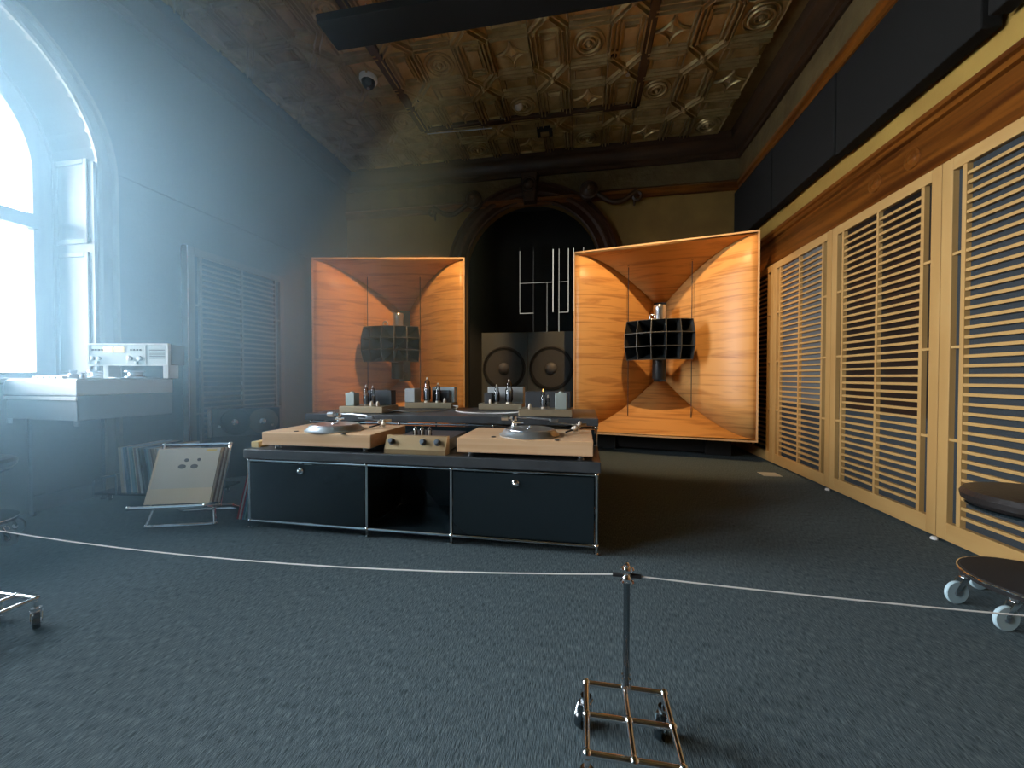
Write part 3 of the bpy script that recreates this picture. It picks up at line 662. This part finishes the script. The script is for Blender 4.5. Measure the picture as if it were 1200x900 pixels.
# ------------------------------------------------------------------ valve amplifiers
def valve(t, x, y, z, r, h, glow=False, big=False):
    s_ = B().lathe([(r*.8, 0), (r*.8, .012), (r*.6, .014)], (x, y, z), (0, 0, 1), 14).build('valve_base', CREAM if not big else STEEL, t)
    B().lathe([(r*.7, .012), (r, .030), (r, h*.62), (r*.72, h*.72), (r*.7, h*.9), (r*.3, h), (0, h)], (x, y, z), (0, 0, 1), 16).build('valve_glass', TUBEG, s_)
    B().lathe([(r*.55, .015), (r*.6, .03), (r*.6, h*.55), (r*.2, h*.6), (0, h*.6)], (x, y, z), (0, 0, 1), 10).build('valve_anode', ANODE, s_)
    B().lathe([(r*.28, h*.985), (r*.28, h+.012), (r*.12, h+.016), (0, h+.017)], (x, y, z), (0, 0, 1), 10).build('valve_cap', AMBER if glow else CREAM, s_)
def amp(label, x, y, w, d, parts):
    t = thing('valve_amplifier', label, 'amplifier', (x, y, .612), 0, 'valve amplifiers on the rear slab')
    B().box(0, 0, .004, w, d, .050).build('chassis', BRASS, t, smooth=False, bevel=.002)
    for xx in (.03, w-.03):
        for yy in (.03, d-.03): B().cyl((xx, yy, 0), (xx, yy, .005), .012, 10).build('foot', RUBBER, t)
    z = .050
    for q in parts:
        kd = q[0]
        if kd == 'box': B().box(q[1], q[2], z, q[3], q[4], z+q[5]).build('transformer_cover', q[6], t, smooth=False, bevel=.003)
        elif kd == 'can': 
            c_ = B().box(q[1], q[2], z, q[1]+q[3], q[2]+q[3], z+q[4]).build('capacitor_can', GREENC, t, smooth=False, bevel=.004)
            B().lathe([(.018, 0), (.017, .006), (.010, .010), (0, .011)], (q[1]+q[3]/2, q[2]+q[3]/2, z+q[4]), (0, 0, 1), 14).build('can_cap', GREENC, c_)
        elif kd == 'v': valve(t, q[1], q[2], z, q[3], q[4], glow=len(q) > 5)
        elif kd == 's':
            b = B(); b.lathe([(.010, 0), (.012, .01), (.010, .028), (.005, .036), (0, .037)], (q[1], q[2], z), (0, 0, 1), 12); b.build('small_valve', CREAM, t)
    return t
amp('valve amplifier at the left end of the rear slab, grey-green can on its left', -1.715, 2.52, .335, .24, [('can', .030, .03, .07, .095), ('v', .165, .08, .021, .135), ('v', .195, .12, .019, .130), ('s', .28, .04), ('s', .225, .05), ('box', .13, .16, .32, .235, .11, TRAFO)])
amp('valve amplifier second from left, with two tall valves and a steel grey box', -1.44, 3.0, .40, .17, [('box', .0, .0, .085, .12, .115, PALEM), ('v', .175, .05, .030, .19), ('v', .27, .05, .026, .145), ('box', .20, .095, .395, .165, .125, PALEM), ('box', .22, .075, .36, .094, .100, TRAFO), ('s', .335, .03)])
amp('valve amplifier second from right, pale transformer covers and two valves', -.80, 2.96, .345, .20, [('box', .05, .10, .34, .19, .130, PALEM), ('box', .04, .03, .10, .085, .085, TRAFO), ('v', .135, .05, .024, .135), ('s', .09, .02), ('v', .235, .05, .031, .175)])
amp('valve amplifier at the right end of the rear slab, with a grey-green can', -.405, 2.49, .345, .24, [('can', .235, .03, .075, .105), ('v', .155, .06, .018, .115, 1), ('v', .185, .075, .014, .075), ('s', .07, .03), ('box', .02, .16, .33, .235, .11, TRAFO)])
def cable(name, label, pts, r=.004, m=None, cat='cable'):
    # smooth the line through its points
    P_ = [Vector(p) for p in pts]; out = []
    for i in range(len(P_)-1):
        p0, p1, p2, p3 = P_[max(i-1, 0)], P_[i], P_[i+1], P_[min(i+2, len(P_)-1)]
        for k_ in range(8):
            s_ = k_/8; out.append(.5*((2*p1)+(p2-p0)*s_+(2*p0-5*p1+4*p2-p3)*s_*s_+(3*p1-p0-3*p2+p3)*s_**3))
    out.append(P_[-1]); b = B(); b.tube(out, r, 6); return tag(b.build(name, m or CREAM), label, cat)
cable('signal_cable', 'pale cable between the left amplifier and its neighbour', [(-1.378, 2.60, .635), (-1.33, 2.60, .632), (-1.20, 2.66, .617), (-1.05, 2.85, .617), (-1.00, 2.98, .620), (-.99, 3.03, .635), (-1.035, 3.06, .635)])
cable('signal_cable', 'white cable curving on the slab between the two middle amplifiers', [(-1.036, 3.03, .64), (-.97, 2.95, .634), (-.93, 2.80, .617), (-.78, 2.66, .617), (-.60, 2.66, .617), (-.45, 2.60, .630), (-.407, 2.60, .636)], m=ROPE)

# ------------------------------------------------------------------ tape machine by the window
t = thing('tape_machine', 'white studio tape machine with raised meter bridge by the window', 'tape recorder', (-2.815, 1.725, 0), R(-4))
# local: x to the left is negative, y away
B().box(-.635, 0, .765, 0, .50, .856).build('deck_fascia', DECKW, t, smooth=False, bevel=.004)
B().box(-.635, -.004, .738, 0, .003, .758).build('trim_strip', WHITE, t, smooth=False)
B().box(-.63, .006, .62, -.01, .50, .765).build('chassis', DECKG, t, smooth=False, bevel=.004)
B().box(-.60, .42, .60, -.56, .46, .62).build('bracket', DECKB, t, smooth=False)
for x, y in ((-.58, .08), (-.58, .44)): B().cyl((x, y, .0), (x, y, .62), .009, 10).build('leg', DECKB, t)
B().cyl((-.58, .08, .12), (-.58, .44, .12), .008, 8).build('cross_tube', DECKB, t)
for x in (-.02, -.61):
    B().cyl((x, .01, .59), (x, .01, .62), .012, 10).build('corner_foot', DECKG, t)
for x, y in ((-.58, .08), (-.58, .44)): B().cyl((x, y, 0), (x, y, .012), .02, 12).build('foot', RUBBER, t)
B().box(-.62, .01, .856, -.01, .49, .862).build('deck_plate', FACEP, t, smooth=False)
b = B()
for i in range(5): b.box(-.44+i*.055, .03, .862, -.40+i*.055, .055, .876)
b.build('push_buttons', STEEL, t, smooth=False)
for x, y, r_, h in ((-.16, .07, .022, .05), (-.115, .09, .014, .035)): B().lathe([(r_, 0), (r_, h*.5), (r_*.6, h*.6), (r_*.8, h), (0, h)], (x, y, .862), (0, 0, 1), 16).build('tape_guide', STEEL, t)
B().box(-.45, .05, .862, -.17, .12, .882).build('head_block', WHITE, t, smooth=False, bevel=.004)
for x, y in ((-.06, .33), (-.40, .33)):
    b = B(); b.lathe([(.12, 0), (.12, .003), (.05, .003)], (x-.02, y, .866), (0, 0, 1), 32); o = b.build('reel', ALU, t)
    B().lathe([(.05, 0), (.05, .006), (.034, .010), (.034, .030), (.05, .036), (.05, .042), (0, .043)], (x-.02, y, .869), (0, 0, 1), 24).build('reel_hub', STEEL, o)
# meter bridge turned to the room
mb = thing('meter_bridge', 'white meter bridge with two yellow level meters above the tape machine', 'meter unit', (-3.125, 1.975, 0), R(11.5))
B().box(0, .012, .95, .50, .14, 1.082).build('case', DECKG, mb, smooth=False, bevel=.004)
b = B(); b.box(-.006, 0, .944, .006, .02, 1.088); b.box(.494, 0, .944, .506, .02, 1.088); b.box(.006, 0, 1.078, .494, .02, 1.088); b.box(.006, 0, .944, .494, .02, .950); b.build('white_frame', WHITE, mb, smooth=False)
B().box(.006, .006, .95, .494, .012, 1.078).build('face_plate', FACEP, mb, smooth=False)
for x in (.095, .165): B().box(x, .002, 1.030, x+.058, .006, 1.064).build('level_meter', VU, mb, smooth=False)
B().box(.358, .002, .952, .362, .007, 1.076).build('divider', WHITE, mb, smooth=False)
for x, z, r_ in ((.022, .992, .013), (.058, .992, .013), (.05, .963, .010), (.255, .992, .015), (.315, .992, .016), (.295, .963, .010)):
    B().lathe([(r_, 0), (r_*.9, -.014), (0, -.015)], (x+.01, .006, z), (0, 1, 0), 14).build('knob', STEEL, mb)
for x in (.02, .04, .06, .08, .26, .28, .30, .32): B().lathe([(.005, 0), (.005, -.006), (0, -.006)], (x+.008, .006, 1.046), (0, 1, 0), 8).build('switch', BLACKM, mb)
b = B()
for i in range(9):
    for j in range(5): b.box(.385+i*.011, .003, .99+j*.013, .392+i*.011, .006, .996+j*.013)
b.build('speaker_grille', DECKB, mb, smooth=False)
for x in (.075, .455): B().box(x, .02, .862, x+.035, .10, .95).build('leg', WHITE, mb, smooth=False, bevel=.003)

# ------------------------------------------------------------------ small reel recorder behind the record rack
t = thing('reel_recorder', 'dark reel recorder with two discs on a low stand behind the record rack', 'tape recorder', (-2.88, 2.92, 0), R(32))
B().box(-.26, .02, 0, .26, .30, .36).build('stand', BLACKM, t, smooth=False, bevel=.005)
B().box(-.25, 0, .362, .25, .18, .60).build('body', mat('dark_slate_metal', (.05, .065, .08), .4, .3), t, smooth=False, bevel=.006)
for i, (x, m_) in enumerate(((-.075, BLACKL), (.13, mat('brown_tape_disc', (.17, .15, .12), .5)))):
    b = B(); b.lathe([(.112, 0), (.112, -.010), (.108, -.012), (.03, -.012)], (x, -.012, .485), (0, 1, 0), 36); o = b.build('reel', m_, t)
    b = B(); b.lathe([(.028, 0), (.026, -.02), (.012, -.024), (.010, -.036), (0, -.037)], (x, -.022, .485), (0, 1, 0), 18); b.build('reel_hub', CHROME, o)
B().box(-.275, -.02, .36, -.25, .01, .60).build('end_bracket', PALEM, t, smooth=False, bevel=.004)
b = B(); b.lathe([(.012, 0), (.012, -.03), (0, -.03)], (.20, 0, .45), (0, 1, 0), 12); b.lathe([(.012, 0), (.012, -.03), (0, -.03)], (-.19, 0, .45), (0, 1, 0), 12); b.build('tape_roller', CHROME, t)

# ------------------------------------------------------------------ record display rack
rk = R(18.4)
t = thing('record_rack', 'chrome tube rack on the carpet holding leaning record sleeves', 'rack', (-2.403, 1.752, 0), rk)
def rod(p, q, nm='tube', r=.0095):
    B().cyl(p, q, r, 10).build(nm, CHROME, t)
bl = [(-.033, .065, .0125), (.327, .065, .0125), (-.033, .34, .0125), (.327, .34, .0125)]
seat = [(-.062, -.016, .146), (.322, -.016, .146), (-.062, .25, .062), (.322, .25, .062)]
back = [(-.02, .20, .458), (.345, .20, .458)]
rod(bl[0], bl[1]); rod(bl[2], bl[3])
rod(seat[0], seat[1]); rod(seat[2], seat[3]); rod(seat[0], seat[2]); rod(seat[1], seat[3])
for a, q in ((0, (-.015, .105, .108)), (1, (.300, .105, .108)), (2, (-.015, .27, .058)), (3, (.300, .27, .058))): rod(bl[a], q, 'leg')
rod((-.015, .105, .108), (.300, .105, .108)); rod((-.015, .27, .058), (.300, .27, .058))
rod(back[0], back[1]); rod((-.02, .075, .118), back[0], 'back_tube'); rod((.345, .075, .118), back[1], 'back_tube'); rod((.322, .075, .118), (.345, .075, .118))
for p in bl+seat+back+[(.345, .075, .118), (-.02, .075, .118)]: B().sph(p, .0135, 12).build('ball_joint', CHROME, t)
# leaning sleeves: local frame tilted back
tilt = math.atan2(.12, .295)
for i in range(6):
    off = .007*i
    nm = ['front kraft sleeve with four dark marks on the chrome rack'] + ['kraft sleeve directly behind the marked one on the chrome rack', 'third sleeve in the chrome rack, brown edged', 'fourth sleeve in the chrome rack, pale edged', 'fifth sleeve in the chrome rack, dark edged', 'rearmost sleeve in the chrome rack']
    lo = Vector((0+.0065*i, .002+off, .157-.001*i))
    base_ = Matrix.Rotation(rk, 4, 'Z')
    wp = base_ @ lo + Vector((-2.403, 1.752, 0))
    s_ = thing('record_sleeve', nm[i], 'record sleeve', tuple(wp), 0, 'sleeves on the chrome rack'); s_.rotation_euler = (-tilt, 0, rk)
    mm = [KRAFT, KRAFT, SLEEVE[4], SLEEVE[0], SLEEVE[4], SLEEVE[0]][i]
    B().box(0, 0, 0, .335, .0055, .315).build('sleeve', mm, s_, smooth=False)
    if i == 0:
        B().box(.012, -.0008, .085, .335, .0, .312).build('grey_field', GREYC, s_, smooth=False)
        for (x, z, a, c_) in ((.165, .245, .013, .010), (.230, .247, .010, .009), (.148, .208, .021, .013), (.212, .208, .020, .013)):
            B().lathe([(1, 0), (1, .0006)], (0, 0, 0), (0, -1, 0), 18).build('dark_mark', INK, s_, loc=(x, -.0008, z)).scale = (a, 1, c_)
        B().box(.26, -.0014, .297, .315, -.0008, .307).build('yellow_sticker', mat('yellow_print', (.65, .45, .08), .6), s_, smooth=False)

# ------------------------------------------------------------------ wheeled record trolley
t = thing('record_trolley', 'low black record trolley on casters at the foot of the left wall', 'trolley', (-3.325, 2.12, 0), R(6))
B().box(.0, .0, .055, .78, .36, .068).build('shelf', BLACKL, t, smooth=False, bevel=.003)
for p, q in (((0, 0, .165), (0, .36, .165)), ((0, 0, .06), (0, 0, .165)), ((0, .36, .06), (0, .36, .165)), ((0, 0, .165), (.17, 0, .195)), ((.17, 0, .06), (.17, 0, .195))):
    B().cyl(p, q, .006, 8).build('rail', CHROME, t)
def caster(parent, x, y, z, rz, rw=.026, wm=None, ww=.016):
    c_ = B().cyl((0, 0, z), (0, 0, z-.012), .014, 10).build('caster', CHROME, parent, loc=(x, y, 0), rot=(0, 0, rz))
    cy = rw*.7
    b = B(); b.lathe([(rw*.45, -ww/2), (rw*.95, -ww/2), (rw, -ww*.3), (rw, ww*.3), (rw*.95, ww/2), (rw*.45, ww/2)], (0, cy, rw), (1, 0, 0), 24); b.build('wheel', wm or RUBBER, c_)
    b = B(); b.lathe([(rw*.3, -ww*.75), (rw*.3, ww*.75)], (0, cy, rw), (1, 0, 0), 12); b.build('hub', STEEL, c_)
    b = B(); g = ww*.5+.004
    for s_ in (-1, 1):
        x0_ = s_*g; b.add([(x0_-.0015, -.012, z-.012), (x0_+.0015, -.012, z-.012), (x0_+.0015, cy+.010, rw*.9), (x0_-.0015, cy+.010, rw*.9), (x0_-.0015, .016, z-.012), (x0_+.0015, .016, z-.012), (x0_+.0015, cy+.014, rw*1.3), (x0_-.0015, cy+.014, rw*1.3)],
            [(0, 1, 2, 3), (4, 7, 6, 5), (0, 4, 5, 1), (3, 2, 6, 7), (0, 3, 7, 4), (1, 5, 6, 2)])
    b.box(-g, -.012, z-.014, g, .016, z-.010); b.build('fork', CHROME, c_, smooth=False)
    return c_
for x in (.06, .72):
    for y in (.05, .31): caster(t, x, y, .057, R(40), .019)
x = -3.165; cols = [0, 1, 3, 1, 7, 0, 4, 1, 6, 3, 7, 5, 4, 2, 0, 1]
words = ['cream', 'white', 'tan', 'dark blue', 'brown', 'grey', 'black', 'pale teal']
xp = .185
for i in range(16):
    th = random.choice((.016, .019, .022)); 
    lean = R(4+i*.4) if i < 9 else R(9+(i-9)*.6)
    if i == 9: xp += .025
    loc = Matrix.Rotation(R(6), 4, 'Z') @ Vector((xp, .02+random.uniform(0, .012), .0685+th*math.sin(lean)*.0)) + Vector((-3.325, 2.12, 0))
    o = B().box(0, 0, .0, th-.002, .315, .315 if i not in (9, 10) else .31).build('record_sleeve', SLEEVE[cols[i]], loc=tuple(loc), rot=(0, -lean, R(6)), smooth=False)
    tag(o, '%s record sleeve on the wheeled trolley, number %s from the left end' % (words[cols[i]], ['one', 'two', 'three', 'four', 'five', 'six', 'seven', 'eight', 'nine', 'ten', 'eleven', 'twelve', 'thirteen', 'fourteen', 'fifteen', 'sixteen'][i]), 'record sleeve', 'sleeves on the trolley')
    xp += th+.0025
for i, (m_, w_) in enumerate(((REDS, 'red'), (SLEEVE[1], 'white'), (REDS, 'second red'), (SLEEVE[3], 'blue'), (SLEEVE[7], 'pale teal'))):
    th = .0068
    o = B().box(-th, 0, 0, 0, .315, .315).build('record_sleeve', m_, loc=(-2.065+i*.013, 2.02, .004), rot=(0, R(16-.9*i), 0), smooth=False)
    tag(o, w_+' record sleeve leaning on the left side of the low cabinet', 'record sleeve', 'sleeves leaning on the cabinet')

# ------------------------------------------------------------------ rope barriers
def barrier(x, y, label, rz=0):
    t = thing('rope_stand', label, 'barrier post', (x, y, 0), rz, 'chrome rope stands')
    s_ = .0935; zz = .098
    pts = [[Vector((i*s_, -j*s_, zz)) for i in range(3)] for j in range(3)]
    for j in range(3):
        for i in range(3):
            B().sph(pts[j][i], .0108, 14).build('ball_joint', CHROME, t)
            if i < 2: B().cyl(pts[j][i]+Vector((.008, 0, 0)), pts[j][i+1]-Vector((.008, 0, 0)), .0072, 12).build('tube', CHROME, t)
            if j < 2: B().cyl(pts[j][i]-Vector((0, .008, 0)), pts[j+1][i]+Vector((0, .008, 0)), .0072, 12).build('tube', CHROME, t)
    for (i, j) in ((0, 0), (2, 0), (0, 2), (2, 2)):
        B().cyl(pts[j][i]-Vector((0, 0, .008)), pts[j][i]-Vector((0, 0, .034)), .006, 10).build('caster_stem', CHROME, t)
        caster(t, pts[j][i].x, pts[j][i].y, .066, R(150), .026, BLACKL, .018)
    p = pts[0][1]+Vector((.004, 0, 0))
    B().cyl(p+Vector((0, 0, .012)), p+Vector((0, 0, .295-.02)), .0078, 16).build('post', BLACKL if False else mat('dark_chrome', (.30, .33, .35), .12, 1) if 'dark_chrome' not in bpy.data.materials else bpy.data.materials['dark_chrome'], t)
    b = B()
    for i in range(4):
        a = R(90*i+45); b.cyl(p+Vector((.011*math.cos(a), .011*math.sin(a), -.012)), p+Vector((.011*math.cos(a), .011*math.sin(a), .03)), .0035, 8)
    b.build('post_clamp', CHROME, t)
    top = p+Vector((0, 0, .275))
    for dz, r_ in ((0, .0125), (.022, .0125)): B().sph(top+Vector((0, 0, dz)), r_, 14).build('ball_joint', CHROME, t)
    for dx, dz in ((-.012, -.006), (.012, -.006), (-.012, .026), (.012, .026), (0, .037)): B().sph(top+Vector((dx, -.006, dz)), .0058, 8).build('cover_screw', CHROME, t)
    for s2 in (-1, 1): B().cyl(top+Vector((s2*.010, 0, .008)), top+Vector((s2*.034, 0, .008)), .0052, 10).build('rope_socket', BLACKM, t)
    return t, Vector((x, y, 0))+Matrix.Rotation(rz, 3, 'Z') @ (top+Vector((0, 0, .008)))
t1, A = barrier(.013, .985, 'chrome rope stand on a square tube base in the foreground')
t2, L = barrier(-2.06, .84, 'chrome rope stand at the left edge, its base just in view', R(90))
t3, Rr = barrier(1.46, .985, 'chrome rope stand beyond the right edge of the view')
def rope(p, q, sag, label):
    pts = [p+(q-p)*(i/14)-Vector((0, 0, sag*4*(i/14)*(1-i/14))) for i in range(15)]
    b = B(); b.tube(pts, .0018, 6); tag(b.build('barrier_rope', ROPE), label, 'rope', 'thin white barrier ropes')
rope(A+Vector((-.033, 0, 0)), L+Vector((.033, 0, 0)), .042, 'thin white rope running left from the foreground stand')
rope(A+Vector((.033, 0, 0)), Rr+Vector((-.033, 0, 0)), .012, 'thin white rope running right from the foreground stand to the stool')

# ------------------------------------------------------------------ stools
def stool(x, y, label, angs):
    t = thing('rolling_stool', label, 'stool', (x, y, 0), 0, 'black rolling stools')
    B().lathe([(.12, .385), (.19, .39), (.205, .405), (.208, .425), (.198, .442), (.17, .450), (.0, .452)], n=44).build('seat', LEATHER, t)
    B().lathe([(.10, .372), (.19, .378), (.195, .386), (.10, .39)], n=40).build('seat_ring', CHROME if x < 0 else BLACKL, t)
    B().lathe([(.026, .12), (.026, .26), (.018, .262), (.018, .38), (0, .38)], n=18).build('column', CHROME, t)
    B().lathe([(.0, .118), (.185, .105), (.205, .110), (.210, .124), (.200, .134), (.10, .145), (.0, .147)], n=44).build('base_disc', RUBBER if x > 0 else BLACKL, t)
    B().ring((0, 0, .128), (0, 0, 1), .209, .0035, 40, 6).build('base_rim', CHROME, t)
    for a in angs:
        r_ = .20
        caster(t, r_*math.cos(R(a)), r_*math.sin(R(a)), .112, R(100) if x > 0 else R(-70), .043, WHEEL if x > 0 else RUBBER, .013)
    return t
stool(1.640, 1.70, 'black leather rolling stool with pale blue wheels at the right edge', (161, 209, 270, 320, 20, 90))
stool(-3.125, 1.42, 'black rolling stool at the left edge below the tape machine', (20, 92, 164, 236, 308))
# pale cover plate let into the carpet
t = thing('floor_outlet', 'pale rectangular outlet plate in the carpet by the screens', 'floor outlet', (1.655, 3.81, 0))
B().box(-.075, -.07, 0, .075, .07, .004).build('plate', mat('pale_plate', (.45, .47, .42), .5, .3), t, smooth=False, bevel=.001)
B().box(-.055, -.05, .004, .055, .05, .006).build('lid', bpy.data.materials['pale_plate'], t, smooth=False)

# ------------------------------------------------------------------ added scattering volume standing in for the veiling lens glare
hz = B().box(XL+.001, YF+.01, .002, -.88, YB-.005, ZC-.06).build('haze', BLACKM, smooth=False)
m = bpy.data.materials.new('thin_haze'); m.use_nodes = True; t_ = m.node_tree; t_.nodes.clear()
o = t_.nodes.new('ShaderNodeOutputMaterial'); vs_ = t_.nodes.new('ShaderNodeVolumeScatter')
vs_.inputs['Color'].default_value = (.47, .76, .93, 1); vs_.inputs['Anisotropy'].default_value = .2
# the volume thins out evenly from the window wall into the room
tc = t_.nodes.new('ShaderNodeTexCoord'); sx = t_.nodes.new('ShaderNodeSeparateXYZ'); mr = t_.nodes.new('ShaderNodeMapRange')
mr.interpolation_type = 'SMOOTHSTEP'; mr.inputs['From Min'].default_value = -.9; mr.inputs['From Max'].default_value = -3.3
mr.inputs['To Min'].default_value = 0; mr.inputs['To Max'].default_value = GLARE
t_.links.new(tc.outputs['Object'], sx.inputs[0]); t_.links.new(sx.outputs['X'], mr.inputs['Value']); t_.links.new(mr.outputs[0], vs_.inputs['Density'])
t_.links.new(vs_.outputs[0], o.inputs['Volume']); hz.data.materials.clear(); hz.data.materials.append(m)
tag(hz, 'thin blue haze hanging in the window light on the left', 'haze', None, 'stuff')
